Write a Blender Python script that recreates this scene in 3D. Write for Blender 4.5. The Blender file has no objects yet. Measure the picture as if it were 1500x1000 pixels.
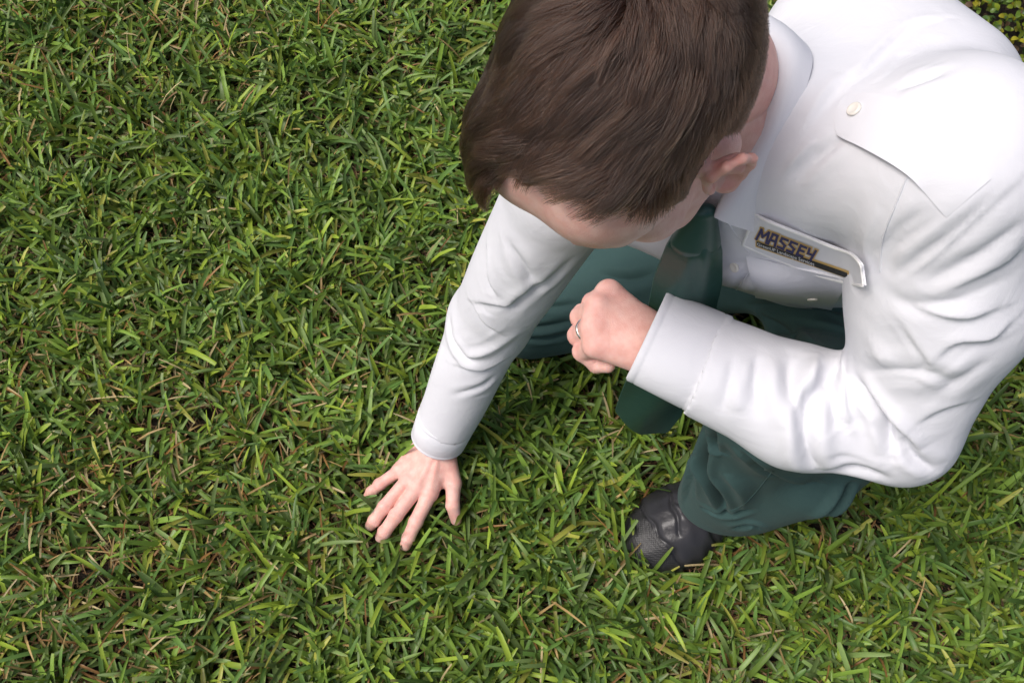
import bpy, math, random
import numpy as np
from mathutils import Vector, Matrix
from mathutils.bvhtree import BVHTree

# ------------------------------------------------------------------ camera, sky, sun, exposure
scene = bpy.context.scene
col = scene.collection
CAM_H, TILT, FPX = 1.6, math.radians(24.0), 1458.33
cam_data = bpy.data.cameras.new('camera'); cam_data.lens = 35.0; cam_data.sensor_width = 36.0
cam_data.clip_start = 0.05; cam_data.clip_end = 500.0
cam = bpy.data.objects.new('camera', cam_data); col.objects.link(cam)
cam.location = (0, 0, CAM_H); cam.rotation_euler = (TILT, 0, 0)
scene.camera = cam

SUN_ELEV, SUN_AZ = math.radians(62), math.radians(256)      # azimuth clockwise from +Y (away from the camera)
world = bpy.data.worlds.new('World'); scene.world = world; world.use_nodes = True
wn = world.node_tree.nodes; wl = world.node_tree.links; wn.clear()
w_out = wn.new('ShaderNodeOutputWorld'); w_bg = wn.new('ShaderNodeBackground'); w_sky = wn.new('ShaderNodeTexSky')
w_sky.sky_type = 'NISHITA'; w_sky.sun_disc = False
w_sky.sun_elevation = SUN_ELEV; w_sky.sun_rotation = SUN_AZ
w_sky.air_density = 0.7; w_sky.dust_density = 6.0; w_sky.ozone_density = 1.0
w_bg.inputs['Strength'].default_value = 0.12
wl.new(w_sky.outputs['Color'], w_bg.inputs['Color']); wl.new(w_bg.outputs['Background'], w_out.inputs['Surface'])
sun_data = bpy.data.lights.new('sun', 'SUN'); sun_data.energy = 2.0; sun_data.angle = math.radians(28)
sun_data.color = (1.0, 0.975, 0.955)
sun = bpy.data.objects.new('sun', sun_data); col.objects.link(sun)
sd = Vector((math.sin(SUN_AZ) * math.cos(SUN_ELEV), math.cos(SUN_AZ) * math.cos(SUN_ELEV), math.sin(SUN_ELEV)))
sun.rotation_euler = sd.to_track_quat('Z', 'Y').to_euler(); sun.location = sd * 20
vs = scene.view_settings
vs.view_transform = 'Standard'; vs.look = 'None'; vs.exposure = 0.23; vs.gamma = 1.0; vs.use_curve_mapping = False
scene.render.engine = 'CYCLES'
scene.cycles.use_denoising = True
scene.cycles.max_bounces = 8; scene.cycles.diffuse_bounces = 4; scene.cycles.transparent_max_bounces = 8

# ------------------------------------------------------------------ helpers
CAMP = np.array([0, 0, CAM_H]); CT, ST = math.cos(TILT), math.sin(TILT)
V = lambda *a: np.array(a, float)

def ray(u, v):
    x = (u - 750) / FPX; y = (500 - v) / FPX
    return np.array([x, y * CT + ST, y * ST - CT])

def at(u, v, z):
    """world point at height z seen in direction (u, v) of the 1500 x 1000 frame"""
    d = ray(u, v); return CAMP + d * ((z - CAM_H) / d[2])

def unit(a): a = np.asarray(a, float); return a / (np.linalg.norm(a) + 1e-12)

def smin(a, b, k):
    if k <= 0: return np.minimum(a, b)
    h = np.maximum(k - np.abs(a - b), 0) / k
    return np.minimum(a, b) - h * h * k * 0.25

class Field:
    """signed distance volume that is turned into a mesh"""
    def __init__(s, lo, hi, h, pad=0.0):
        s.h = h; s.pad = pad; s.lo = np.asarray(lo, float)
        n = np.ceil((np.asarray(hi) - s.lo) / h).astype(int) + 1
        s.ax = [s.lo[i] + h * np.arange(n[i]) for i in range(3)]
        s.vol = np.full(tuple(n), 1.0, np.float32)
    def block(s, lo, hi):
        sl = []
        for i in range(3):
            a = int(np.clip((lo[i] - s.lo[i]) / s.h, 0, len(s.ax[i]))); b = int(np.clip((hi[i] - s.lo[i]) / s.h + 2, 0, len(s.ax[i])))
            sl.append(slice(a, b))
        X = s.ax[0][sl[0]][:, None, None].astype(np.float32); Y = s.ax[1][sl[1]][None, :, None].astype(np.float32); Z = s.ax[2][sl[2]][None, None, :].astype(np.float32)
        return tuple(sl), X, Y, Z
    def put(s, sl, d, k, cut):
        if cut: s.vol[sl] = -smin(-s.vol[sl], d, k)
        else: s.vol[sl] = smin(s.vol[sl], d, k)
    def cone(s, a, b, ra, rb, k=0.0, flat=None, cut=False):
        a = np.asarray(a, float); b = np.asarray(b, float)
        st = 1.0 if flat is None else max(1.0, 1.0 / flat[1])
        m = max(ra, rb) * st + k + 2 * s.h + s.pad
        sl, X, Y, Z = s.block(np.minimum(a, b) - m, np.maximum(a, b) + m)
        X = X - a[0]; Y = Y - a[1]; Z = Z - a[2]; ab = b - a
        if flat is not None:
            n = unit(flat[0]); q = (X * n[0] + Y * n[1] + Z * n[2]) * (flat[1] - 1)
            X = X + q * n[0]; Y = Y + q * n[1]; Z = Z + q * n[2]; ab = ab + n * np.dot(ab, n) * (flat[1] - 1)
        t = np.clip((X * ab[0] + Y * ab[1] + Z * ab[2]) / (np.dot(ab, ab) + 1e-12), 0, 1)
        d = np.sqrt((X - t * ab[0]) ** 2 + (Y - t * ab[1]) ** 2 + (Z - t * ab[2]) ** 2) - (ra + (rb - ra) * t)
        s.put(sl, d.astype(np.float32), k, cut)
    def chain(s, pts, rad, k=0.0, flat=None):
        for i in range(len(pts) - 1): s.cone(pts[i], pts[i + 1], rad[i], rad[i + 1], k, flat)
    def ell(s, c, r, R=None, k=0.0, cut=False):
        c = np.asarray(c, float); r = np.asarray(r, float); R = np.eye(3) if R is None else np.asarray(R, float)   # columns of R: axes
        m = max(r) + k + 2 * s.h + s.pad
        sl, X, Y, Z = s.block(c - m, c + m)
        X = X - c[0]; Y = Y - c[1]; Z = Z - c[2]
        q = [X * R[0, i] + Y * R[1, i] + Z * R[2, i] for i in range(3)]
        k0 = np.sqrt(sum((q[i] / r[i]) ** 2 for i in range(3))); k1 = np.sqrt(sum((q[i] / r[i] ** 2) ** 2 for i in range(3))) + 1e-9
        s.put(sl, (k0 * (k0 - 1) / k1).astype(np.float32), k, cut)
    def mesh(s):
        v = s.vol; ins = v < 0
        c = np.zeros(tuple(np.array(v.shape) - 1), np.int8)
        cs = [(i, j, k) for i in (0, 1) for j in (0, 1) for k in (0, 1)]
        N = v.shape
        for i, j, k in cs: c += ins[i:N[0] - 1 + i, j:N[1] - 1 + j, k:N[2] - 1 + k]
        act = (c > 0) & (c < 8)
        ids = np.full(act.shape, -1, np.int32); I, J, K = np.nonzero(act); ids[I, J, K] = np.arange(len(I))
        val = {q: v[I + q[0], J + q[1], K + q[2]].astype(float) for q in cs}
        acc = np.zeros((len(I), 3)); cnt = np.zeros(len(I))
        for a in cs:
            for d in range(3):
                if a[d] == 0:
                    b = list(a); b[d] = 1; b = tuple(b)
                    va, vb = val[a], val[b]; m = (va < 0) != (vb < 0)
                    t = np.where(m, va / np.where(m, va - vb, 1), 0)
                    p = np.tile(np.array(a, float), (len(I), 1)); p[:, d] += t
                    acc += p * m[:, None]; cnt += m
        verts = s.lo + s.h * (np.stack([I, J, K], 1) + acc / cnt[:, None])
        quads = []
        for d in range(3):
            e, f = (d + 1) % 3, (d + 2) % 3
            n = list(N); n[d] -= 1
            a = ins[tuple(slice(0, N[q] - 1) if q == d else slice(1, N[q] - 1) for q in range(3))]
            b = ins[tuple(slice(1, N[q]) if q == d else slice(1, N[q] - 1) for q in range(3))]
            P = np.stack(np.nonzero(a != b), 1); s1 = a[P[:, 0], P[:, 1], P[:, 2]]
            P[:, e] += 1; P[:, f] += 1
            def cid(de, df):
                Q = P.copy(); Q[:, e] -= de; Q[:, f] -= df; return ids[Q[:, 0], Q[:, 1], Q[:, 2]]
            q = np.stack([cid(1, 1), cid(0, 1), cid(0, 0), cid(1, 0)], 1)
            q[~s1] = q[~s1][:, ::-1]; quads.append(q)
        return verts, np.concatenate(quads)

def smooth(v, q, it=2, lam=0.5):
    n = len(v); e = np.concatenate([q[:, [0, 1]], q[:, [1, 2]], q[:, [2, 3]], q[:, [3, 0]]]); e = np.concatenate([e, e[:, ::-1]])
    deg = np.bincount(e[:, 0], minlength=n)[:, None]
    for _ in range(it):
        s = np.stack([np.bincount(e[:, 0], v[e[:, 1], i], minlength=n) for i in range(3)], 1) / deg
        v = v + lam * (s - v)
    return v

def vnormals(v, q):
    n = np.cross(v[q[:, 2]] - v[q[:, 0]], v[q[:, 3]] - v[q[:, 1]]); out = np.zeros_like(v)
    for i in range(4):
        for d in range(3): out[:, d] += np.bincount(q[:, i], n[:, d], minlength=len(v))
    return out / (np.linalg.norm(out, axis=1)[:, None] + 1e-12)

def obj(name, v, f, mat, parent=None, shade=True, cols=None):
    """link ONE mesh object from arrays; f is an (n,3) or (n,4) array or a list of index lists"""
    me = bpy.data.meshes.new(name)
    v = np.asarray(v, np.float32)
    if isinstance(f, np.ndarray):
        k = f.shape[1]; f = np.ascontiguousarray(f, np.int32)
        me.vertices.add(len(v)); me.vertices.foreach_set('co', v.ravel())
        me.loops.add(f.size); me.loops.foreach_set('vertex_index', f.ravel())
        me.polygons.add(len(f)); me.polygons.foreach_set('loop_start', np.arange(0, f.size, k, dtype=np.int32))
        me.update(calc_edges=True)
    else:
        me.from_pydata(v.tolist(), [], f); me.update()
    me.polygons.foreach_set('use_smooth', np.full(len(me.polygons), shade))
    if cols is not None:
        a = me.color_attributes.new('Col', 'FLOAT_COLOR', 'POINT')
        a.data.foreach_set('color', np.c_[cols, np.ones(len(cols))].astype(np.float32).ravel())
    me.materials.append(mat); me.update()
    o = bpy.data.objects.new(name, me); col.objects.link(o)
    if parent is not None: o.parent = parent
    return o

def tag(o, label=None, cat=None, group=None, kind=None):
    if label: o['label'] = label
    if cat: o['category'] = cat
    if group: o['group'] = group
    if kind: o['kind'] = kind
    return o

sstep = lambda a, b, x: (lambda t: t * t * (3 - 2 * t))(np.clip((x - a) / (b - a), 0, 1))

def catmull(P, n):
    P = np.asarray(P, float)
    if len(P) < 3: t = np.linspace(0, 1, n)[:, None]; return P[0] * (1 - t) + P[-1] * t
    Q = np.vstack([2 * P[0] - P[1], P, 2 * P[-1] - P[-2]]); out = []
    for x in np.linspace(0, len(P) - 1 - 1e-6, n):
        i = int(x); t = x - i; a, b, c, d = Q[i:i + 4]
        out.append(0.5 * (2 * b + (c - a) * t + (2 * a - 5 * b + 4 * c - d) * t * t + (3 * b - a - 3 * c + d) * t ** 3))
    return np.array(out)

def grid_faces(nu, nv, wrap_u=False, base=0):
    i, j = np.meshgrid(np.arange(nu if wrap_u else nu - 1), np.arange(nv - 1), indexing='ij')
    i2 = (i + 1) % nu
    return (np.stack([i * nv + j, i2 * nv + j, i2 * nv + j + 1, i * nv + j + 1], -1).reshape(-1, 4) + base)

# ------------------------------------------------------------------ materials
def mat_new(name):
    m = bpy.data.materials.new(name); m.use_nodes = True
    nt = m.node_tree; b = nt.nodes['Principled BSDF']
    return m, nt, b, nt.nodes['Material Output']

def nd(nt, kind, **kw):
    n = nt.nodes.new(kind)
    for k, x in kw.items():
        if k.startswith('i_'): n.inputs[k[2:].replace('_', ' ')].default_value = x
        else: setattr(n, k, x)
    return n

def bump(nt, b, h, strength, dist):
    n = nd(nt, 'ShaderNodeBump'); n.inputs['Strength'].default_value = strength; n.inputs['Distance'].default_value = dist
    nt.links.new(h, n.inputs['Height']); nt.links.new(n.outputs['Normal'], b.inputs['Normal'])

def ramp(nt, fac, stops):
    r = nd(nt, 'ShaderNodeValToRGB'); el = r.color_ramp.elements
    while len(el) < len(stops): el.new(0.5)
    for e, (p, c) in zip(el, stops): e.position = p; e.color = (*c, 1)
    nt.links.new(fac, r.inputs['Fac']); return r

def m_plain(name, c, rough=0.6, **kw):
    m, nt, b, o = mat_new(name); b.inputs['Base Color'].default_value = (*c, 1); b.inputs['Roughness'].default_value = rough
    for k, x in kw.items(): b.inputs[k.replace('_', ' ')].default_value = x
    return m

def m_cloth(name, c1, c2, rough=0.85, scale=900, sheen=0.15, bs=0.25, wrinkle=0.3, spec=0.25):
    m, nt, b, o = mat_new(name)
    tc = nd(nt, 'ShaderNodeTexCoord'); n1 = nd(nt, 'ShaderNodeTexNoise', i_Scale=9.0, i_Detail=4.0)
    nt.links.new(tc.outputs['Object'], n1.inputs['Vector'])
    r = ramp(nt, n1.outputs['Fac'], [(0.3, c1), (0.7, c2)]); nt.links.new(r.outputs['Color'], b.inputs['Base Color'])
    n2 = nd(nt, 'ShaderNodeTexNoise', i_Scale=float(scale), i_Detail=2.0); nt.links.new(tc.outputs['Object'], n2.inputs['Vector'])
    n3 = nd(nt, 'ShaderNodeTexNoise', i_Scale=26.0, i_Detail=5.0, i_Distortion=1.2); nt.links.new(tc.outputs['Object'], n3.inputs['Vector'])
    b1 = nd(nt, 'ShaderNodeBump', i_Strength=wrinkle, i_Distance=0.004); nt.links.new(n3.outputs['Fac'], b1.inputs['Height'])
    b2 = nd(nt, 'ShaderNodeBump', i_Strength=bs, i_Distance=0.0006); nt.links.new(n2.outputs['Fac'], b2.inputs['Height']); nt.links.new(b1.outputs['Normal'], b2.inputs['Normal']); nt.links.new(b2.outputs['Normal'], b.inputs['Normal'])
    b.inputs['Roughness'].default_value = rough; b.inputs['Sheen Weight'].default_value = sheen; b.inputs['Specular IOR Level'].default_value = spec
    return m

M = {}
M['shirt'] = m_cloth('white_cotton', (0.675, 0.68, 0.72), (0.70, 0.705, 0.74), 0.9, 1400, 0.0, 0.25, 0.28, 0.12)
M['shirt_trim'] = m_cloth('white_cotton_trim', (0.685, 0.69, 0.73), (0.705, 0.71, 0.745), 0.9, 1400, 0.0, 0.2, 0.3, 0.12)
M['trousers'] = m_cloth('dark_green_twill', (0.037, 0.078, 0.074), (0.045, 0.092, 0.087), 0.8, 1600, 0.04, 0.3)
M['tie'] = m_cloth('green_satin', (0.020, 0.064, 0.053), (0.025, 0.074, 0.061), 0.36, 2000, 0.0, 0.15, 0.15, 0.4)
M['soil'] = m_cloth('soil', (0.035, 0.024, 0.014), (0.06, 0.042, 0.024), 0.95, 160, 0.0, 1.0)

def m_skin():
    m, nt, b, o = mat_new('skin')
    a = nd(nt, 'ShaderNodeAttribute', attribute_name='Col'); tc = nd(nt, 'ShaderNodeTexCoord')
    n1 = nd(nt, 'ShaderNodeTexNoise', i_Scale=90.0, i_Detail=6.0); nt.links.new(tc.outputs['Object'], n1.inputs['Vector'])
    r = ramp(nt, n1.outputs['Fac'], [(0.34, (0.95, 0.83, 0.81)), (0.66, (1.04, 1.04, 1.03))])
    mx = nd(nt, 'ShaderNodeMix', data_type='RGBA', blend_type='MULTIPLY'); mx.inputs['Factor'].default_value = 1
    nt.links.new(a.outputs['Color'], mx.inputs['A']); nt.links.new(r.outputs['Color'], mx.inputs['B'])
    nt.links.new(mx.outputs['Result'], b.inputs['Base Color'])
    v = nd(nt, 'ShaderNodeTexVoronoi', i_Scale=700.0); nt.links.new(tc.outputs['Object'], v.inputs['Vector'])
    bump(nt, b, v.outputs['Distance'], 0.35, 0.0005)
    b.inputs['Roughness'].default_value = 0.5; b.inputs['Subsurface Weight'].default_value = 0.25
    b.inputs['Subsurface Radius'].default_value = (1.0, 0.35, 0.2); b.inputs['Subsurface Scale'].default_value = 0.004
    b.inputs['Specular IOR Level'].default_value = 0.35
    return m
M['skin'] = m_skin()
SKIN = np.array([0.69, 0.45, 0.39])

# ------------------------------------------------------------------ ground
def m_ground():
    m, nt, b, o = mat_new('soil_and_far_lawn'); tc = nd(nt, 'ShaderNodeTexCoord')
    n1 = nd(nt, 'ShaderNodeTexNoise', i_Scale=9.0, i_Detail=6.0); n2 = nd(nt, 'ShaderNodeTexNoise', i_Scale=70.0, i_Detail=6.0, i_Roughness=.7)
    for n in (n1, n2): nt.links.new(tc.outputs['Object'], n.inputs['Vector'])
    so = ramp(nt, n1.outputs['Fac'], [(.3, (.022, .015, .009)), (.7, (.04, .028, .016))])
    la = ramp(nt, n2.outputs['Fac'], [(.25, (.030, .045, .014)), (.5, (.085, .125, .030)), (.72, (.16, .20, .05)), (.85, (.24, .19, .09))])
    vd = nd(nt, 'ShaderNodeVectorMath', operation='DISTANCE'); vd.inputs[1].default_value = (.2, 1.4, 0); nt.links.new(tc.outputs['Object'], vd.inputs[0])
    mr = nd(nt, 'ShaderNodeMapRange'); mr.inputs['From Min'].default_value = 1.7; mr.inputs['From Max'].default_value = 2.4; nt.links.new(vd.outputs['Value'], mr.inputs['Value'])
    mx = nd(nt, 'ShaderNodeMix', data_type='RGBA'); nt.links.new(mr.outputs['Result'], mx.inputs['Factor']); nt.links.new(so.outputs['Color'], mx.inputs['A']); nt.links.new(la.outputs['Color'], mx.inputs['B'])
    nt.links.new(mx.outputs['Result'], b.inputs['Base Color']); bump(nt, b, n2.outputs['Fac'], 1.0, .02); b.inputs['Roughness'].default_value = .95; return m
M['soil'] = m_ground()
gs = 60.0
soil = obj('ground', [(-gs, -gs, 0), (gs, -gs, 0), (gs, gs, 0), (-gs, gs, 0)], [[0, 1, 2, 3]], M['soil'])
tag(soil, 'dark soil of the lawn under the grass', 'ground', kind='structure')

# ------------------------------------------------------------------ the person: joints
HEAD_C = V(.099, .478, .978)
HU = unit([-.360, -.427, .830]); HL = unit([.750, -.662, -.015])
HB = unit(np.cross(HU, HL)); HL = unit(np.cross(HB, HU)); YAW = math.radians(5); HL, HB = HL * math.cos(YAW) + HB * math.sin(YAW), HB * math.cos(YAW) - HL * math.sin(YAW)        # left, back, up of the head
PITCH = math.radians(2.5); HB, HU = HB * math.cos(PITCH) + HU * math.sin(PITCH), HU * math.cos(PITCH) - HB * math.sin(PITCH); ROLL = math.radians(5); HL, HU = HL * math.cos(ROLL) + HU * math.sin(ROLL), HU * math.cos(ROLL) - HL * math.sin(ROLL)
HR = np.stack([HL, HB, HU], 1)
HS = 1.06
def hd(p): return HEAD_C + (np.asarray(p, float) * HS) @ HR.T
L_SH = at(1405, 235, .925); R_SH = at(835, 265, .66)
L_EL = at(1318, 624, .67); L_WR = at(955, 503, .675)
R_EL = at(717, 470, .335); R_WR = at(641, 645, .09)
NECK = V(.215, .535, .845)
CHEST = V(.27, .568, .712); BELLY = V(.40, .64, .50); PELV = V(.445, .625, .37)
T_LAT = unit(L_SH - R_SH); T_UP = unit(NECK - BELLY); T_FW = unit(np.cross(T_LAT, T_UP)); T_LAT2 = unit(np.cross(T_UP, T_FW))
L_HIP = V(.45, .47, .36); R_HIP = V(.42, .70, .33)
L_KN = at(1142, 588, .54); L_AN = at(1086, 722, .13); R_KN = V(.03, .725, .10)

# ------------------------------------------------------------------ body: head, neck, hands and what the clothes hide, one mesh
body_parts = []
hf = Field((-.14, -.16, -.2), (.14, .16, .18), 0.002, 0.03)
hf.ell((0, .014, .048), (.0775, .099, .083))
hf.ell((0, -.044, .046), (.067, .054, .055), k=.03)
hf.ell((0, -.045, -.03), (.057, .052, .075), k=.03)
for s in (-1, 1): hf.ell((s * .031, -.061, .056), (.034, .038, .040), k=.025)
for s in (-1, 1):
    hf.cone((s * .05, .0, -.05), (s * .03, -.06, -.09), .018, .014, .03)
    hf.cone((s * .03, -.06, -.09), (0, -.085, -.1), .014, .016, .02)
    hf.ell((s * .042, -.065, -.02), (.022, .022, .024), k=.02)
    hf.cone((s * .045, -.083, .031), (0, -.094, .029), .009, .010, .012)
    hf.ell((s * .031, -.108, .012), (.017, .014, .011), k=.012, cut=True)
    hf.ell((s * .031, -.086, .011), (.0135, .0135, .0135), k=.004)
    hf.ell((s * .011, -.101, -.029), (.009, .010, .008), k=.006)
hf.chain([(0, -.095, .022), (0, -.101, .0), (0, -.107, -.022)], [.008, .009, .0110], .008)
hf.chain([(-.022, -.098, -.06), (0, -.106, -.056), (.022, -.098, -.06)], [.004, .0065, .004], .006)
hf.chain([(-.019, -.098, -.066), (0, -.105, -.068), (.019, -.098, -.066)], [.004, .007, .004], .006)
for s in (-1, 1):                                              # ears: plate, rim, bowl, tragus, lobe
    e0 = V(s * .0765, -.021, -.002); up = unit([s * .08, .25, 1]); bk = unit([s * .50, 1, -.15]); out = unit(np.cross(bk, up)) * s
    E3 = lambda a, b, c=0: e0 + bk * a + up * b + out * c
    hf.ell(E3(.010, .0), (.019, .029, .0065), np.stack([bk, up, out], 1), k=.008)
    rim = [E3(-.006, .012, .003), E3(-.003, .024, .005), E3(.008, .031, .006), E3(.020, .027, .006), E3(.027, .014, .006), E3(.026, .0, .005), E3(.019, -.014, .004), E3(.010, -.024, .003)]
    hf.chain(rim, [.0028, .0034, .0036, .0036, .0036, .0034, .0034, .004], .003)
    hf.chain([E3(.008, .018, .003), E3(.016, .008, .005), E3(.015, -.006, .004), E3(.006, -.014, .003)], [.003, .0032, .0032, .003], .004)
    hf.ell(E3(.007, -.022, .002), (.008, .010, .0055), np.stack([bk, up, out], 1), k=.006)
    hf.ell(E3(.006, -.002, .007), (.0115, .0135, .0095), np.stack([bk, up, out], 1), k=.004, cut=True)
    hf.ell(E3(-.007, -.002, .004), (.004, .007, .004), np.stack([bk, up, out], 1), k=.005)
hv, hq = hf.mesh(); hv = smooth(hv, hq, 1)
HEAD_LOC = hv.copy()

def hairline(p):
    """signed height above the hairline (head space): positive where hair grows"""
    x, y, z = np.abs(p[:, 0]), p[:, 1], p[:, 2]
    front = z - (.106 - .012 * np.clip((x - .03) / .03, 0, 1))                    # across the forehead
    pts = np.array([[-.12, .102], [-.085, .100], [-.066, .093], [-.054, .069], [-.046, .036], [-.040, .020], [-.034, .014], [-.028, .030], [-.010, .040], [.012, .028], [.022, -.02], [.040, -.07], [.12, -.075]])
    side = z - np.interp(y, pts[:, 0], pts[:, 1])
    rs = sstep(.0, -.045, p[:, 0]); front = front + .030 * rs - .018 * sstep(.005, .040, p[:, 0]); side = side - .010 * sstep(.02, .05, p[:, 0]) * sstep(-.04, -.055, y); side = side + .030 * rs * sstep(-.045, -.06, y)
    return np.where(y < -.06, np.minimum(front, side), side)
hl = hairline(HEAD_LOC)
hcol = np.tile(SKIN, (len(hv), 1))
ear = (np.abs(HEAD_LOC[:, 0]) > .0795) & (HEAD_LOC[:, 2] < .045)
hcol[ear] *= [1.0, .84, .82]
nose = np.exp(-((HEAD_LOC - [0, -.118, -.022]) ** 2).sum(1) / .02 ** 2)[:, None]; hcol *= 1 - nose * [.0, .18, .18]
lips = np.exp(-(((HEAD_LOC - [0, -.104, -.062]) / [.02, .01, .008]) ** 2).sum(1))[:, None]; hcol *= 1 - lips * [.1, .35, .3]
stub = (np.clip(hl / .022, 0, 1) ** .7)[:, None] * (~ear)[:, None]
hcol = hcol * (1 - stub) + np.array([.055, .035, .028]) * stub
brow = np.exp(-(((np.abs(HEAD_LOC) - [.030, .1, .036]) / [.022, .03, .0045]) ** 2).sum(1))[:, None] * (HEAD_LOC[:, 1] < -.05)[:, None]
hcol = hcol * (1 - .75 * brow) + np.array([.06, .035, .025]) * .75 * brow
hv = hd(hv)
body_parts.append((hv, hq, hcol))

def finger(f, pts, r0, r1, k=.0025):
    n = len(pts); rr = np.linspace(r0, r1, n)
    for i in range(n - 1): f.cone(pts[i], pts[i + 1], rr[i], rr[i + 1], k)

nails = []
def crease(v, q, J):
    n = vnormals(v, q)
    for nm in J:
        for k in (1, 2):
            if k >= len(J[nm]) - 1: continue
            p = J[nm][k]; ax = unit(J[nm][k + 1] - J[nm][k - 1]); rel = v - p; al = rel @ ax; m = np.linalg.norm(rel - al[:, None] * ax, axis=1) < .017
            for o_, h_ in ((-.0030, .55), (.0, 1), (.0030, .6)):
                v = v - n * (.00055 * h_ * np.exp(-((al - o_) / .0009) ** 2) * m)[:, None]
            v = v + n * (.0007 * np.exp(-(al / .006) ** 2) * m)[:, None]
    return v
# right hand, spread on the grass
RJ = dict(
    pinky=[at(585, 689, .064), at(556, 709, .058), at(544, 720, .045), at(539, 727, .033)],
    ring=[at(598, 702, .072), at(563, 742, .068), at(548, 762, .051), at(543, 769, .039)],
    middle=[at(612, 713, .076), at(580, 755, .070), at(563, 779, .051), at(558, 786, .039)],
    index=[at(630, 722, .072), at(609, 764, .066), at(598, 788, .049), at(594, 798, .037)],
    thumb=[at(660, 680, .074), at(664, 708, .068), at(663, 740, .056), at(668, 761, .042)])
f = Field(at(560, 830, 0) - V(.09, .0, .0), at(700, 600, .18) + V(.02, .03, .0), 0.0011)
f.cone(at(652, 615, .13), at(641, 648, .088), .030, .027, 0, flat=(V(.3, -.2, 1), 1.25))
for nme, rr in (('pinky', .0125), ('ring', .0135), ('middle', .014), ('index', .014)):
    f.cone(at(641, 652, .084) + (RJ[nme][0] - RJ['middle'][0]) * .42, RJ[nme][0], .0175, rr, .012)
f.cone(at(650, 665, .076), RJ['thumb'][1], .019, .0135, .012)
f.cone(at(645, 700, .062), at(605, 690, .055), .014, .012, .012)
for nme, a, b in (('pinky', .0104, .0078), ('ring', .0116, .0088), ('middle', .0120, .0091), ('index', .0120, .0091)): finger(f, RJ[nme], a, b)
finger(f, RJ['thumb'][1:], .0125, .0090)
for nme in ('ring', 'middle', 'index', 'pinky'):              # knuckles and tendons on the back of the hand
    f.ell(RJ[nme][0] + V(0, 0, .005), (.0085, .0085, .0085), k=.008)
    f.cone(RJ[nme][0] + V(0, 0, .0105), at(641, 655, .100) + (RJ[nme][0] - RJ['middle'][0]) * .2, .003, .003, .006)
rv, rq = f.mesh(); rv = smooth(rv, rq, 2); rv = crease(rv, rq, RJ)
def hand_cols(v, joints, tips, base):
    c = np.tile(base, (len(v), 1))
    for j in joints:
        g = np.exp(-((v - j) ** 2).sum(1) / .011 ** 2)[:, None]; c = c * (1 - g * [.0, .13, .11])
    for j in tips:
        g = np.exp(-((v - j) ** 2).sum(1) / .013 ** 2)[:, None]; c = c * (1 - g * [.0, .12, .10])
    return c
HAND = SKIN * [1.08, 1.03, 1.03]
rc = hand_cols(rv, [p for n in RJ for p in RJ[n][:2]], [RJ[n][-1] for n in RJ], HAND)
body_parts.append((rv, rq, rc))
for nme in RJ:
    a, b = RJ[nme][-2], RJ[nme][-1]; nails.append((b + unit(b - a) * -.0022, unit(b - a), unit(CAMP - b), {'pinky': .0078, 'ring': .0088, 'thumb': .0090}.get(nme, .0091)))
# left hand, a loose fist seen from its back
LM = dict(index=at(893, 428, .688), middle=at(877, 448, .692), ring=at(871, 477, .688), pinky=at(874, 504, .680))
fw = unit(LM['middle'] - L_WR); dn = V(.05, -.1, -1); dn = unit(dn - fw * np.dot(dn, fw))
LJ = {}
for n, (l1, l2, l3) in dict(index=(.040, .026, .018), middle=(.043, .028, .018), ring=(.040, .026, .018), pinky=(.034, .021, .016)).items():
    p0 = LM[n]; p1 = p0 + unit(fw * .14 + dn) * l1; p2 = p1 + unit(-fw * .95 + dn * .25) * l2; p3 = p2 + unit(-fw * .6 - dn * .9) * l3
    LJ[n] = [p0, p1, p2, p3]
f = Field(np.minimum(at(820, 560, .66), L_WR) - V(.03, .03, .09), np.maximum(at(990, 400, .70), L_WR) + V(.03, .04, .04), 0.0014)
f.cone(L_WR + fw * -.05, L_WR + fw * .012, .029, .027, 0, flat=(dn, 1.2))
for nme, rr in (('pinky', .0135), ('ring', .014), ('middle', .0145), ('index', .0145)):
    f.cone(L_WR + fw * .012 + (LM[nme] - LM['middle']) * .5, LM[nme] + dn * .004, .0180, rr, .012)
    f.ell(LM[nme], (.0105,) * 3, k=.008)
f.cone(L_WR + dn * .012, L_WR * .4 + LM['middle'] * .6 + dn * .018, .02, .02, .014)
for nme, a, b in (('pinky', .0108, .0078), ('ring', .0115, .0085), ('middle', .0118, .0088), ('index', .0118, .0088)): finger(f, LJ[nme], a, b)
ti = LM['index']
TH = [L_WR * .75 + ti * .25 + dn * .012, L_WR * .35 + ti * .65 + dn * .024, ti + dn * .046 + fw * -.006, ti * .55 + LM['middle'] * .45 + dn * .055 + fw * .008]
f.cone(TH[0], TH[1], .018, .014, .012); finger(f, TH[1:], .0125, .0095)
lv, lq = f.mesh(); lv = smooth(lv, lq, 2); lv = crease(lv, lq, LJ)
lc = hand_cols(lv, [p for n in LJ for p in LJ[n][:2]], [], HAND)
body_parts.append((lv, lq, lc))
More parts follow.
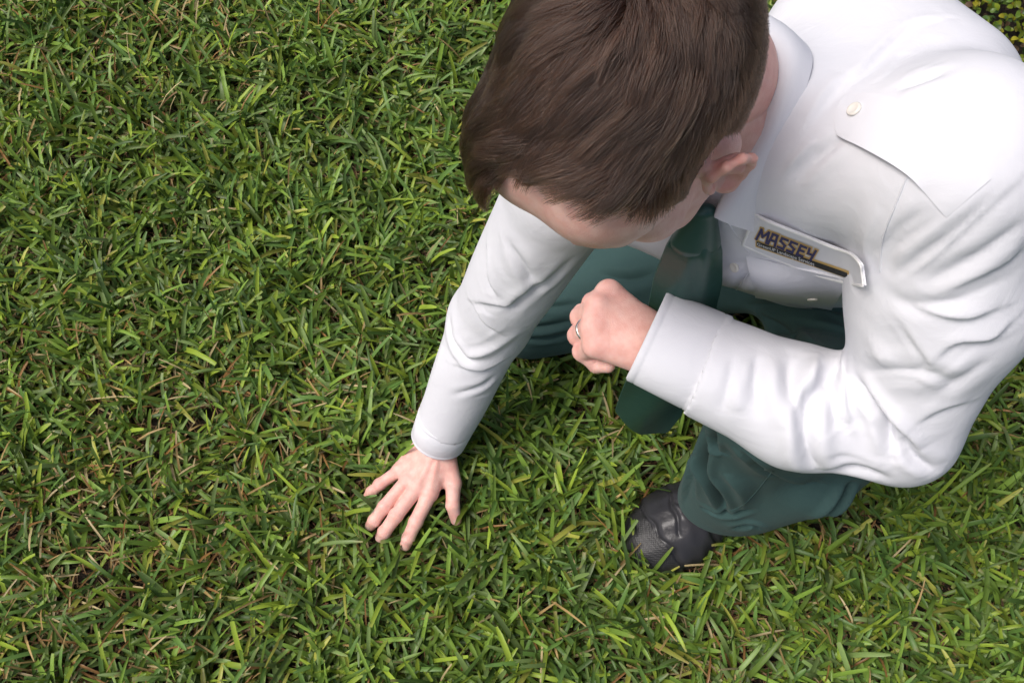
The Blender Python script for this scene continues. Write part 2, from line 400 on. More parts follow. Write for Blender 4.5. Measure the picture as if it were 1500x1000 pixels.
# what the clothes hide
f = Field((-.26, .12, .0), (.70, .95, 1.05), 0.010)
f.cone(CHEST - T_FW * .02, CHEST * .4 + BELLY * .6 - T_FW * .02, .065, .06, 0, flat=(T_LAT2, .72)); f.cone(BELLY - T_FW * .03, PELV, .03, .05, .03); f.cone(hd([0, .035, -.06]), NECK + V(-.016, .022, 0), .046, .046, .03); f.cone(NECK, CHEST, .055, .08, .04)
f.chain([NECK, L_SH, L_EL, L_WR], [.04, .05, .038, .026], .02); f.chain([NECK, R_SH, R_EL, R_WR], [.04, .05, .036, .026], .02)
f.chain([PELV, L_HIP, L_KN, L_AN], [.05, .05, .035, .03], .02); f.chain([PELV, R_HIP, R_KN, V(.42, .80, .06)], [.05, .05, .035, .03], .02)
bv, bq = f.mesh(); body_parts.append((bv, bq, np.tile(SKIN, (len(bv), 1))))
# neck in finer detail
f = Field(np.minimum(NECK, HEAD_C) - .10, np.maximum(NECK, HEAD_C) + .10, 0.003)
f.chain([hd([0, .03, -.03]), hd([0, .045, -.10]), NECK + T_UP * .02 + V(-.020, .024, 0)], [.053, .050, .050], .02)
nv_, nq_ = f.mesh(); body_parts.append((nv_, nq_, np.tile(SKIN * [1.0, .9, .88], (len(nv_), 1))))
off = 0; BV, BQ, BC = [], [], []
for v, q, c in body_parts: BV.append(v); BQ.append(q + off); BC.append(c); off += len(v)
person = obj('person', np.concatenate(BV), np.concatenate(BQ), M['skin'], cols=np.concatenate(BC))
tag(person, 'kneeling man in white shirt and dark green tie, one hand spread on the grass', 'person')

# ------------------------------------------------------------------ cloth tools
class Cloth:
    def __init__(s, v, q): s.v, s.q = v, q; s.fresh()
    def fresh(s):
        s.n = vnormals(s.v, s.q); s.bvh = BVHTree.FromPolygons(s.v.tolist(), s.q.tolist())
    def hit(s, u, v):
        d = Vector(ray(u, v)).normalized(); r = s.bvh.ray_cast(Vector(CAMP), d)
        return None if r[0] is None else (np.array(r[0]), np.array(r[1]))
    def trace(s, uv, n=40):
        """points and normals where a line of view directions meets the cloth"""
        P, N = [], []
        for a, b in catmull(uv, n):
            h = s.hit(a, b)
            if h is not None:
                nn = h[1] if np.dot(h[1], CAMP - h[0]) > 0 else -h[1]; P.append(h[0]); N.append(nn)
        return np.array(P), np.array(N)
    def fold(s, uv, w, h, kind='v', jobs=None):
        P, N = s.trace(uv, 110)
        if len(P) < 4: return
        w = w * .82
        lo, hi = P.min(0) - 5 * w, P.max(0) + 5 * w
        idx = np.nonzero(((s.v > lo) & (s.v < hi)).all(1))[0]
        if len(idx) == 0: return
        X = s.v[idx]; best = np.full(len(idx), 9.0); arg = np.zeros(len(idx), int)
        for i in range(len(P)):
            d = ((X - P[i]) ** 2).sum(1); m = d < best; best[m] = d[m]; arg[m] = i
        T = np.gradient(P, axis=0); T /= np.linalg.norm(T, axis=1)[:, None] + 1e-9
        side = np.cross(N, T)[arg]; rel = X - P[arg]; sg = (rel * side).sum(1); d = np.sqrt(np.maximum(best, 0)) * np.sign(sg + 1e-9)
        along = (rel * T[arg]).sum(1)
        t = arg / (len(P) - 1); tap = np.clip(np.sin(np.pi * np.clip(t, .02, .98)), 0, 1) ** .6
        tap = tap * ((s.n[idx] * N[arg]).sum(1) > .0) * np.exp(-(along / (2 * w)) ** 2 * (np.abs(along) > w))
        g = lambda x: np.exp(-(x / w) ** 2)
        soft = np.sqrt(d * d + .0016 ** 2) - .0016
        if kind == 'v': p = -np.exp(-soft / (.75 * w)) + .5 * (g((d - 1.9 * w) / 1.3) + g((d + 1.9 * w) / 1.3))
        elif kind == 'r': p = np.exp(-soft / w) - .25 * (g(d - 2.2 * w) + g(d + 2.2 * w))
        else: p = np.tanh(d / .0028) * np.exp(-soft / (1.7 * w)) * (1 if kind == 'a' else -1)
        s.disp[idx] += s.n[idx] * (h * p * tap)[:, None]
    def folds(s, L, gain=1.0):
        s.disp = np.zeros_like(s.v)
        for uv, w, h, kind in L: s.fold(uv, w, h * gain, kind)
        s.v = s.v + s.disp; s.fresh()

def patch(cl, quad, nu, nv, off, deg=3):
    """a stiff piece of cloth laid over cl: quad = 4 view corners (TL TR BR BL); returns smooth points and normals on a grid"""
    S, T_ = np.meshgrid(np.linspace(0, 1, nu), np.linspace(0, 1, nv), indexing='ij')
    q = np.array(quad, float)
    uv = (q[0] * ((1 - S) * (1 - T_))[..., None] + q[1] * (S * (1 - T_))[..., None] + q[2] * (S * T_)[..., None] + q[3] * ((1 - S) * T_)[..., None])
    return lay(cl, uv, S, T_, off, deg)

def lay(cl, uv, S, T_, off, deg):
    sh = S.shape; D = np.full(sh, np.nan); Nn = np.zeros(sh + (3,))
    for i in range(sh[0]):
        for j in range(sh[1]):
            h = cl.hit(*uv[i, j])
            if h is not None:
                D[i, j] = np.linalg.norm(h[0] - CAMP)
    ok = ~np.isnan(D)
    B = np.stack([S ** a * T_ ** b for a in range(deg + 1) for b in range(deg + 1 - a)], -1)
    cf = np.linalg.lstsq(B[ok], D[ok], rcond=None)[0]; D2 = B @ cf
    P = np.array([[CAMP + unit(ray(*uv[i, j])) * D2[i, j] for j in range(sh[1])] for i in range(sh[0])])
    du = np.gradient(P, axis=0); dv = np.gradient(P, axis=1); N = np.cross(du, dv); N /= np.linalg.norm(N, axis=2)[..., None] + 1e-12
    if (N * (CAMP - P)).sum() < 0: N = -N
    return P + N * off, N

def slab(name, P, N, th, mat, parent):
    """a closed thin piece from a grid of points: front at P, back th below"""
    nu, nv = P.shape[:2]; a = P.reshape(-1, 3); b = (P - N * th).reshape(-1, 3); n = nu * nv
    F = grid_faces(nu, nv); G = grid_faces(nu, nv, base=n)[:, ::-1]
    rim = [i * nv for i in range(nu)] + [(nu - 1) * nv + j for j in range(1, nv)] + [i * nv + nv - 1 for i in range(nu - 2, -1, -1)] + [j for j in range(nv - 2, 0, -1)]
    m_ = len(rim); R2 = np.vstack([a[rim], b[rim]]); E = np.array([[2 * n + i, 2 * n + (i + 1) % m_, 2 * n + m_ + (i + 1) % m_, 2 * n + m_ + i] for i in range(m_)])
    fn = np.cross(a[F[0][2]] - a[F[0][0]], a[F[0][3]] - a[F[0][1]])
    if np.dot(fn, N.reshape(-1, 3)[0]) < 0: F, G = F[:, ::-1], G[:, ::-1]
    else: E = E[:, ::-1]
    return obj(name, np.vstack([a, b, R2]), np.vstack([F, G, E]), mat, parent)

def strip(name, cl, uv, w, off, mat, parent, n=40):
    """a fine raised line of stitching on the cloth"""
    P, N = cl.trace(uv, n); 
    if len(P) < 4: return None
    T = np.gradient(P, axis=0); T /= np.linalg.norm(T, axis=1)[:, None]; B = np.cross(N, T)
    prof = [(-1, -.5), (-.7, .6), (0, 1), (.7, .6), (1, -.5)]
    G = np.stack([P + B * (w * a) + N * (off * b) for a, b in prof], 1)
    return obj(name, G.reshape(-1, 3), grid_faces(len(P), 5), mat, parent)

def button(name, c, n, r, parent):
    n = unit(n); a = unit(np.cross(n, [.3, .2, 1])); b = np.cross(n, a); vs_, fs = [], []
    prof = [(0, .0006), (.55, .0006), (.7, .0012), (.9, .0012), (1, .0005), (1, -.001)]
    k = 20
    for rr, hh in prof:
        for i in range(k): t = 2 * math.pi * i / k; vs_.append(c + (a * math.cos(t) + b * math.sin(t)) * rr * r + n * hh)
    for j in range(len(prof) - 1):
        for i in range(k): fs.append([j * k + i, j * k + (i + 1) % k, (j + 1) * k + (i + 1) % k, (j + 1) * k + i])
    o = obj(name, vs_, fs, M['button'], parent)
    return o
M['button'] = m_plain('button', (.78, .75, .68), .25)

# ------------------------------------------------------------------ shirt
f = Field((-.26, .12, .0), (.62, .86, 1.12), 0.0032)
f.cone(CHEST, BELLY, .106, .100, 0, flat=(T_LAT2, .66))
f.cone(NECK + T_UP * -.02, L_SH, .06, .07, .05); f.cone(NECK + T_UP * -.02, R_SH, .06, .066, .05)
f.cone(CHEST + T_LAT2 * .07 + T_UP * .08 - T_FW * .03, CHEST - T_LAT2 * .07 + T_UP * .05 - T_FW * .03, .09, .085, .06)
f.cone(at(1365, 150, .86), at(1250, 70, .80), .078, .090, .06)
f.chain([L_SH, at(1383, 425, .80), L_EL], [.080, .080, .056], .03); f.chain([L_EL, at(1170, 596, .665), at(1040, 538, .675)], [.053, .059, .0535], .02)
f.ell(at(1040, 538, .675) + unit(L_WR - L_EL) * .072, (.08,) * 3, cut=True)
f.chain([R_SH, R_EL, R_WR - unit(R_WR - R_EL) * .055], [.068, .056, .046], .02)
f.ell(R_WR + unit(R_WR - R_EL) * .020, (.08,) * 3, cut=True)
sv, sq = f.mesh(); sv = smooth(sv, sq, 3)
sc = Cloth(sv, sq)
SF = [
    # right sleeve
    ([(658, 467), (662, 498), (683, 524), (702, 526)], .008, .006, 'v'), ([(690, 441), (709, 471), (732, 488)], .008, .006, 'a'),
    ([(690, 441), (743, 447), (759, 437), (793, 414)], .007, .006, 'a'), ([(743, 460), (766, 437), (808, 410), (838, 380)], .008, .005, 'v'),
    ([(672, 536), (709, 541), (747, 524)], .008, .006, 'a'), ([(683, 524), (717, 513), (759, 486)], .008, .005, 'r'),
    ([(614, 596), (637, 543), (648, 500)], .009, .006, 'b'), ([(665, 578), (705, 566), (725, 552)], .007, .004, 'v'),
    ([(713, 360), (717, 406), (730, 434)], .009, .006, 'a'), ([(747, 357), (770, 395), (785, 425)], .009, .005, 'v'),
    # left forearm
    ([(1158, 520), (1158, 570), (1172, 624)], .010, 0.0105, 'v'), ([(1226, 543), (1192, 580), (1182, 618), (1185, 669), (1199, 688)], .009, 0.0135, 'v'),
    ([(1233, 519), (1226, 570), (1230, 604), (1240, 624)], .008, 0.0135, 'a'), ([(1258, 555), (1284, 594), (1298, 618), (1308, 669)], .007, 0.0150, 'v'),
    ([(1298, 600), (1325, 631), (1342, 658)], .007, 0.0105, 'a'), ([(1318, 641), (1338, 669), (1369, 689)], .007, 0.0090, 'v'),
    ([(1110, 520), (1105, 560), (1110, 600)], .011, 0.0075, 'v'), ([(1075, 520), (1068, 560), (1058, 600)], .008, 0.0045, 'v'), ([(1210, 690), (1250, 685), (1300, 700)], .008, 0.0075, 'v'),
    ([(1200, 515), (1190, 545), (1192, 575)], .008, 0.0075, 'r'),
    # left upper arm
    ([(1257, 546), (1304, 543), (1366, 546), (1396, 563)], .010, 0.0038, 'v'), ([(1372, 577), (1406, 556), (1450, 530)], .010, 0.0032, 'v'),
    ([(1318, 471), (1338, 502), (1359, 529), (1352, 546)], .010, 0.0032, 'a'), ([(1369, 526), (1403, 505), (1454, 499), (1488, 468)], .010, 0.0038, 'a'),
    ([(1325, 444), (1369, 461), (1420, 468), (1471, 451)], .009, 0.0038, 'a'), ([(1300, 430), (1340, 445), (1400, 440), (1480, 410)], .009, 0.0038, 'v'),
    ([(1288, 372), (1316, 337), (1355, 308)], .006, 0.0032, 'v'), ([(1300, 394), (1310, 366), (1339, 343), (1371, 321)], .006, 0.0032, 'v'),
    ([(1310, 405), (1355, 372), (1406, 334), (1470, 279)], .007, 0.0038, 'v'), ([(1330, 410), (1380, 370), (1425, 330), (1499, 260)], .007, 0.0032, 'a'),
    ([(1360, 415), (1438, 372), (1500, 324)], .008, 0.0038, 'v'), ([(1390, 425), (1470, 388), (1500, 360)], .008, 0.0032, 'a'),
    ([(1340, 620), (1380, 600), (1420, 590)], .009, 0.0032, 'a'), ([(1270, 490), (1290, 520), (1300, 540)], .010, 0.0025, 'r'),
    # shoulder, back, chest
    ([(1243, 122), (1266, 99), (1312, 53), (1342, 34), (1385, 26)], .009, .005, 'a'),
    ([(1313, 130), (1347, 117), (1388, 103)], .008, .005, 'v'), ([(1182, 182), (1213, 137), (1243, 110)], .009, .005, 'a'),
    ([(1163, 266), (1201, 228), (1236, 201)], .006, .005, 'v'), ([(1150, 262), (1180, 225), (1200, 210)], .005, .003, 'a'),
    ([(1290, 300), (1270, 350), (1275, 400)], .010, .004, 'r'), ([(1100, 400), (1085, 415), (1075, 430)], .006, .004, 'v'), ([(1094, 385), (1060, 400), (1045, 405)], .006, .004, 'a'),
]
er = np.random.RandomState(17)
for uv, w, h, kd in list(SF):
    a_ = np.array(uv, float); t_ = unit(a_[-1] - a_[0]); nrm_ = np.array([-t_[1], t_[0]])
    for _ in range(1):
        o_ = nrm_ * er.choice([-1, 1]) * er.uniform(9, 22) + t_ * er.uniform(-18, 18); c_ = a_.mean(0); k_ = er.uniform(.45, .95)
        SF.append(([tuple(x) for x in (c_ + (a_ - c_) * k_ + o_ + er.randn(*a_.shape) * 2.5)], w * er.uniform(.45, .8), h * er.uniform(.12, .3), er.choice(['v', 'a', 'b'])))
sc.folds(SF, 0.9)
rng = np.random.RandomState(3)
ph = rng.rand(6) * 6.28; kv = rng.randn(6, 3) * 38
sc.v = sc.v + sc.n * (sum(np.sin(sc.v @ kv[i] + ph[i]) for i in range(6)) * .00035)[:, None]; sc.fresh()
shirt = obj('shirt', sc.v, sc.q, M['shirt'], person)

# cuffs: open bands with thickness
def cuff(name, a, b, ra, rb, wide, wr, parent):
    ax = unit(b - a); e1 = unit(wide - ax * np.dot(wide, ax)); e2 = np.cross(ax, e1); nu, prof = 48, []
    for t, o in ((0, -.003), (0, .0), (.03, .0016), (.1, .0016), (.12, .0010), (.14, .0016), (.86, .0016), (.88, .0010), (.9, .0016), (.97, .0016), (1, 0), (1, -.003), (.6, -.003)):
        prof.append((t, o))
    G = np.zeros((nu, len(prof), 3))
    for i in range(nu):
        th = 2 * math.pi * i / nu
        for j, (t, o) in enumerate(prof):
            r = ra + (rb - ra) * t + o
            G[i, j] = a + (b - a) * t + e1 * math.cos(th) * r * wr + e2 * math.sin(th) * r
    return obj(name, G.reshape(-1, 3), grid_faces(nu, len(prof), True)[:, ::-1], M['shirt_trim'], parent)
ra_ = unit(R_WR - R_EL)
cuff('cuff', R_WR + ra_ * -.058, R_WR + ra_ * -.004, .043, .0405, V(1, .3, 0), 1.06, shirt)
la_ = unit(L_WR - L_EL)
cuff('cuff', at(1042, 534, .675), at(947, 490, .680), .0475, .0450, V(.45, .9, 0), 1.10, shirt)

# ------------------------------------------------------------------ trousers
f = Field((-.12, .2, .0), (.75, .95, .72), 0.0034)
f.cone(BELLY, PELV, .09, .10, 0, flat=(V(0, 1, 0), .8))
f.cone(L_HIP, R_HIP, .095, .10, .05)
f.chain([L_HIP, L_KN], [.10, .07], .04); f.cone(L_KN, L_AN, .050, .064, .03, flat=(V(1, .1, 0), .66))
f.cone(at(1105, 712, .20), at(1184, 688, .30), .058, .064, .04)
f.chain([R_HIP, R_KN], [.10, .078], .04); f.chain([R_KN, V(.42, .80, .07)], [.07, .05], .03)
f.cone(at(1092, 487, .52), at(1092, 487, .02), .022, .034, .015, cut=True); f.cone(at(1062, 490, .52), at(1062, 490, .02), .026, .036, .015, cut=True)
f.ell((L_AN[0], L_AN[1], .092 - .5), (.5,) * 3, cut=True)
tv, tq = f.mesh(); tv = smooth(tv, tq, 3)
tc_ = Cloth(tv, tq)
TF = [
    ([(1038, 640), (1034, 680), (1049, 712), (1063, 750)], .007, .017, 'v'), ([(1013, 664), (1008, 700), (1000, 736)], .006, .005, 'b'),
    ([(1025, 658), (1022, 690), (1018, 726)], .005, .007, 'a'), ([(1046, 630), (1050, 653), (1064, 666)], .006, .009, 'v'), ([(1185, 766), (1216, 747), (1247, 708)], .007, .015, 'v'),
    ([(1060, 690), (1085, 715), (1090, 745)], .012, .006, 'r'), ([(1090, 660), (1140, 690), (1200, 705)], .012, .006, 'a'), ([(1030, 745), (1060, 752), (1100, 745)], .006, .006, 'v'),
    ([(1075, 775), (1100, 768), (1115, 775)], .006, .006, 'v'), ([(1070, 650), (1120, 690), (1180, 700)], .016, .006, 'r'),
    ([(765, 482), (800, 478), (840, 470)], .006, .004, 'v'), ([(770, 497), (800, 496), (835, 488)], .006, .004, 'v'), ([(775, 450), (810, 450), (845, 445)], .006, .003, 'v'),
    ([(1096, 447), (1152, 450), (1222, 464), (1250, 478)], .007, .007, 'v'), ([(1113, 459), (1152, 487), (1180, 501)], .008, .006, 'v'),
    ([(870, 400), (920, 410), (960, 400)], .01, .004, 'v'),
]
tc_.folds(TF, 1.7)
trousers = obj('trousers', tc_.v, tc_.q, M['trousers'], person)

# ------------------------------------------------------------------ tie
top = at(1021, 343, .812) + V(0, -.010, 0); bot = at(951, 612, .325)
nu, nv = 25, 60; G = np.zeros((nu, nv, 3)); NN = np.zeros((nu, nv, 3))
for j in range(nv):
    t = j / (nv - 1)
    hw = np.interp(t, [0, .06, .2, .5, 1], [.016, .026, .034, .037, .044])
    for i in range(nu):
        u = -1 + 2 * i / (nu - 1)
        endz = np.interp(u, [-1, -.1, .72, 1], [-.032, .046, .040, -.022])          # pointed end
        tt = t * (1 + endz / .47)
        ctr = top + (bot - top) * tt + V(.004 * math.sin(tt * 5), .006 * math.sin(tt * 4 + 1), 0)
        wd = unit(V(1, -.08 + .15 * math.sin(tt * 3), .03))
        nrm = unit(np.cross(wd, V(0, 0, 1)))
        G[i, j] = ctr + wd * (u * hw) + nrm * ((.012 * (1 - t) + .005) * (1 - u * u) + .003 * math.sin(u * 3 + tt * 9) - .007 * math.exp(-((u - .1) / .22) ** 2) * math.exp(-tt * 5) * min(1, tt * 12) - .016 * math.exp(-tt / .02) - .006 * math.exp(-tt / .08) + .004 * math.sin(u * 2.2 - .6) * math.exp(-((tt - .35) / .3) ** 2))
        NN[i, j] = nrm
tie = slab('tie', G, NN, .003, M['tie'], person)
f = Field(top - .05, top + .06, 0.0016)
k0 = at(1030, 312, .835); k1 = at(1019, 352, .792)
f.cone(k0, k1, .0125, .0235, 0, flat=(V(0, 1, .3), 1.35))
kv_, kq_ = f.mesh(); obj('knot', kv_, kq_, M['tie'], tie)

# ------------------------------------------------------------------ collar
an = unit(hd([0, .04, -.07]) - NECK); cl_lat = unit(T_LAT2 - an * np.dot(T_LAT2, an)); cl_fw = unit(np.cross(cl_lat, an))
CC = NECK + an * .036 + V(-.018, .026, .004)
K0 = at(1028, 313, .835)
h_ = sc.hit(1109, 341); TIP_L = h_[0] + unit(CAMP - h_[0]) * .008
mir = lambda p: p - 2 * cl_lat * np.dot(p - K0, cl_lat)
def collar_grid():
    phs = np.radians(np.linspace(-160, 160, 81)); prof = 10; G = np.zeros((len(phs), prof, 3))
    for i, p in enumerate(phs):
        fr = (1 - math.cos(p)) / 2; g = abs(p) / phs[-1]                         # 0 at the nape, 1 at the throat
        d = -cl_fw * math.cos(p) + cl_lat * math.sin(p)
        w = float(np.clip((g - .45) / .55, 0, 1)); w = w * w * (3 - 2 * w)
        A = K0 + cl_lat * .012 * np.sign(p + 1e-9); Tp = TIP_L if p >= 0 else mir(TIP_L)
        a1 = CC + d * .060 + an * (.036 - .040 * fr); a1 = a1 * (1 - w) + A * w
        o = CC + d * .090 + an * (-.012 - .045 * fr)
        r = sc.bvh.ray_cast(Vector(o + an * .09), Vector(-an), .16)
        if r[0] is not None and np.dot(np.array(r[0]) - o, an) > -.03: o = np.array(r[0]) + an * .005
        w2 = float(np.clip((g - .50) / .50, 0, 1)) ** 1.5; o = o * (1 - w2) + Tp * w2
        a0 = a1 - an * .03 - d * .004; a2 = a1 + d * .005 + an * .002
        for j, t in enumerate(np.linspace(0, 1, prof - 2)):
            G[i, j + 2] = a2 * (1 - t) + o * t + (an * .010 + d * .006) * math.sin(math.pi * t) * (1 - .4 * t)
        G[i, 0] = a0; G[i, 1] = a1
    for _ in range(3): G[1:-1] = .25 * G[:-2] + .5 * G[1:-1] + .25 * G[2:]
    return G
CG = collar_grid()
du = np.gradient(CG, axis=0); dv = np.gradient(CG, axis=1); CN = np.cross(du, dv); CN /= np.linalg.norm(CN, axis=2)[..., None] + 1e-12
if np.dot(CN[40, 6], an) < 0: CN = -CN
collar = slab('collar', CG, CN, .0016, M['shirt_trim'], shirt)

# ------------------------------------------------------------------ pocket, flap and its emblem
M['navy'] = m_plain('navy_thread', (.022, .022, .10), .6); M['gold'] = m_plain('gold_thread', (.62, .42, .15), .55)
M['black_thread'] = m_plain('black_thread', (.018, .018, .018), .6); M['white_thread'] = m_plain('white_thread', (.78, .78, .78), .6)
P, N = patch(sc, [(1094, 372), (1246, 406), (1218, 450), (1108, 432)], 24, 10, .0035)
pocket = slab('pocket', P, N, .003, M['shirt_trim'], person)
P, N = patch(sc, [(1112, 312), (1268, 374), (1274, 418), (1090, 352)], 34, 14, .0050, 3)
cut = np.zeros(P.shape[:2])                                                    # rounded lower corner on the left, clipped upper corner on the right
FP = P.copy()
nu, nv = FP.shape[:2]
for i in range(nu):
    for j in range(nv):
        s_, t_ = i / (nu - 1), j / (nv - 1)
        bow = .010 * math.sin(math.pi * s_) * t_
        FP[i, j] += (P[i, -1] - P[i, 0]) / (np.linalg.norm(P[i, -1] - P[i, 0]) + 1e-9) * bow
        rr = .12
        if s_ > 1 - rr: FP[i, j] += (P[i, -1] - P[i, 0]) * (1 - t_) * .30 * ((s_ - 1 + rr) / rr) ** 2
flap = slab('pocket_flap', FP, N, .0025, M['shirt_trim'], person)
edge = np.concatenate([FP[:, 0], FP[-1, 1:], FP[-2::-1, -1], FP[0, -2:0:-1]]); en = np.concatenate([N[:, 0], N[-1, 1:], N[-2::-1, -1], N[0, -2:0:-1]])
T = np.roll(edge, -1, 0) - np.roll(edge, 1, 0); T /= np.linalg.norm(T, axis=1)[:, None]; B = np.cross(en, T)
G = np.stack([edge + B * (.0015 * math.cos(a)) + en * (.0010 * math.sin(a)) for a in np.linspace(0, 2 * math.pi, 9)[:-1]], 1)
G = np.concatenate([G, G[:, :1]], 1)
obj('stitched_edge', G.reshape(-1, 3), grid_faces(len(edge), 9, True), M['white_thread'], flap)
fl_v = FP.reshape(-1, 3); fl_b = BVHTree.FromPolygons(fl_v.tolist(), grid_faces(nu, nv).tolist()); fl_n = unit(N.reshape(-1, 3).mean(0))
def on_flap(uv, lift):
    r = fl_b.ray_cast(Vector(CAMP), Vector(ray(*uv)).normalized())
    if r[0] is None:
        r = fl_b.find_nearest(Vector(CAMP + ray(*uv) * .95))
    return np.array(r[0]) + fl_n * lift
def quad_uv(q, a, b):
    q = np.array(q, float); return q[0] * (1 - a) * (1 - b) + q[1] * a * (1 - b) + q[2] * a * b + q[3] * (1 - a) * b
WQ = [(1114, 334), (1197, 366), (1191, 380), (1109, 349)]
GLY = dict(M=[[(.0, 0), (.16, 1)], [(.16, 1), (.48, .4)], [(.48, .4), (.92, 1)], [(.92, 1), (1.0, 0)]],
           A=[[(.0, 0), (.22, 1)], [(.14, 1), (.80, 1)], [(.74, 1), (.86, 0)], [(.1, .42), (.8, .42)]],
           S=[[(.92, .95), (.12, .95)], [(.18, .98), (.1, .62)], [(.1, .66), (.84, .38)], [(.8, .42), (.72, .02)], [(.78, .06), (.0, .06)]],
           E=[[(.14, 0), (.2, 1)], [(.16, .94), (.92, .94)], [(.16, .52), (.8, .52)], [(.1, .06), (.88, .06)]],
           Y=[[(.1, 1), (.16, .5)], [(.12, .5), (.82, .5)], [(.92, 1), (.76, 0)]])
def stroke_mesh(word, hw, lift):
    vs_, fs = [], []; n = 0; x = 0.0; W = [1.25, 1, .95, .95, .95, .95]; tot = sum(W) + .22 * (len(W) - 1)
    for ch, w in zip(word, W):
        for a, b in GLY[ch]:
            A = np.array([(x + a[0] * w) / tot * 5.2, 1 - a[1]]); Bp = np.array([(x + b[0] * w) / tot * 5.2, 1 - b[1]])
            d = Bp - A; d /= np.linalg.norm(d); p = np.array([-d[1], d[0]]) * hw; A2 = A - d * hw * .8; B2 = Bp + d * hw * .8
            for q in (A2 + p, B2 + p, B2 - p, A2 - p): vs_.append(on_flap(quad_uv(WQ, q[0] / 5.2, q[1]), lift + n * .000012))
            fs.append([len(vs_) - 4 + i for i in range(4)]); n += 1
        x += w + .22
    return vs_, fs
v_, f_ = stroke_mesh('MASSEY', .21, .0006); obj('lettering_outline', v_, f_, M['gold'], flap, False)
v_, f_ = stroke_mesh('MASSEY', .11, .0012); obj('lettering', v_, f_, M['navy'], flap, False)
def band(name, q, lift, mat, n=16):
    G = np.array([[on_flap(quad_uv(q, i / (n - 1), j), lift) for j in (0, .5, 1)] for i in range(n)])
    return obj(name, G.reshape(-1, 3), grid_faces(n, 3), mat, flap, False)
band('emblem_border', [(1107, 350), (1244, 396), (1244, 408), (1107, 361)], .0006, M['gold'])
band('emblem_strip', [(1109, 352), (1242, 398), (1242, 406), (1109, 359)], .0012, M['black_thread'])
tcu = bpy.data.curves.new('small_text', 'FONT'); tcu.body = 'GreenUP Landscape Services'; tcu.resolution_u = 2
to = bpy.data.objects.new('small_text', tcu); col.objects.link(to); bpy.context.view_layer.update()
tm = bpy.data.meshes.new_from_object(to.evaluated_get(bpy.context.evaluated_depsgraph_get()))
tv2 = np.array([v.co[:2] for v in tm.vertices]); tf2 = [list(p.vertices) for p in tm.polygons]
bpy.data.objects.remove(to); bpy.data.curves.remove(tcu)
lo_, hi_ = tv2.min(0), tv2.max(0); tn = (tv2 - lo_) / (hi_ - lo_)
SQ = [(1110.5, 353), (1194, 382), (1194, 389.5), (1110.5, 359)]
obj('small_lettering', [on_flap(quad_uv(SQ, a, 1 - b), .0017) for a, b in tn], tf2, M['white_thread'], flap, False)

# ------------------------------------------------------------------ epaulette, buttons, seams
nu, nv = 34, 12
tc1 = catmull([(1230, 144), (1290, 140), (1380, 180), (1452, 262)], nu); bc1 = catmull([(1220, 197), (1278, 221), (1330, 252), (1358, 284), (1386, 318)], nu)
S_, T_g = np.meshgrid(np.linspace(0, 1, nu), np.linspace(0, 1, nv), indexing='ij')
P, N = lay(sc, tc1[:, None] * (1 - T_g)[..., None] + bc1[:, None] * T_g[..., None], S_, T_g, .0024, 6)
for i in range(nu):
    s_ = i / (nu - 1)
    for j in range(nv):
        t_ = j / (nv - 1)
        P[i, j] += N[i, j] * (.0050 * t_ ** 3 * math.sin(math.pi * min(1, s_ * 1.35)) - .0006 * (1 - t_) ** 2 - .0014 * s_ ** 3)
        if s_ < .08: P[i, j] += (P[2, nv // 2] - P[0, nv // 2]) * (abs(t_ - .45) ** 2) * 2.2 * (1 - s_ / .08)
ep = slab('epaulette', P, N, .0013, M['shirt_trim'], person)
epc = Cloth(P.reshape(-1, 3), grid_faces(nu, nv))
def put_button(cl, u, v, r, parent):
    h = cl.hit(u, v)
    if h is None: return
    n = h[1] if np.dot(h[1], CAMP - h[0]) > 0 else -h[1]
    button('button', h[0] + n * .0015, n, r, parent)
put_button(epc, 1252, 161, .0062, ep)
pkc = Cloth(np.array([v.co[:] for v in pocket.data.vertices]), np.array([p.vertices[:] for p in pocket.data.polygons]))
put_button(pkc, 1190, 437, .0055, pocket)
put_button(sc, 1046, 341, .0055, shirt); put_button(sc, 1077, 391, .0055, shirt)
for uv in ([(1332, 250), (1312, 300), (1293, 350), (1289, 398)], 
           [(1066, 325), (1085, 355), (1098, 372)], [(1098, 398), (1088, 412), (1076, 428)]):
    strip('seam', sc, uv, .0010, .0012, M['shirt_trim'], shirt)
strip('side_seam', tc_, [(1062, 750), (1087, 740), (1110, 717), (1132, 689)], .0012, .0009, M['trousers'], trousers)

# ------------------------------------------------------------------ ring and nails
M['silver'] = m_plain('silver', (.75, .74, .72), .18, Metallic=1.0); M['nail'] = m_plain('nail', (.68, .43, .37), .3)
a, b = LJ['ring'][0], LJ['ring'][1]; ax = unit(b - a); c0 = a + ax * .017; e1 = unit(np.cross(ax, [0, 0, 1])); e2 = np.cross(ax, e1)
G = np.zeros((40, 9, 3))
for i in range(40):
    t = 2 * math.pi * i / 40; d = e1 * math.cos(t) + e2 * math.sin(t)
    for j in range(9):
        q = 2 * math.pi * j / 8; G[i, j] = c0 + d * (.0122 + .0011 * math.cos(q)) + ax * .0022 * math.sin(q)
obj('ring', G.reshape(-1, 3), grid_faces(40, 9, True), M['silver'], person)
for b, ax, n, r in nails:
    n = unit(n * .8 + V(0, 0, .6)); n = unit(n - ax * np.dot(n, ax)); sd_ = np.cross(n, ax); vs_ = []
    for i in range(9):
        for j in range(9):
            u, w = -1 + i / 4, -1 + j / 4
            ang = u * .68 * math.sqrt(1 - .35 * w * w); rt = r * (1.035 - .02 * abs(u)) - .0011 * max(0, w) ** 2
            vs_.append(b + ax * (w * r * .62 + .0012) + sd_ * rt * math.sin(ang) + n * rt * math.cos(ang))
    obj('fingernail', vs_, grid_faces(9, 9), M['nail'], person)

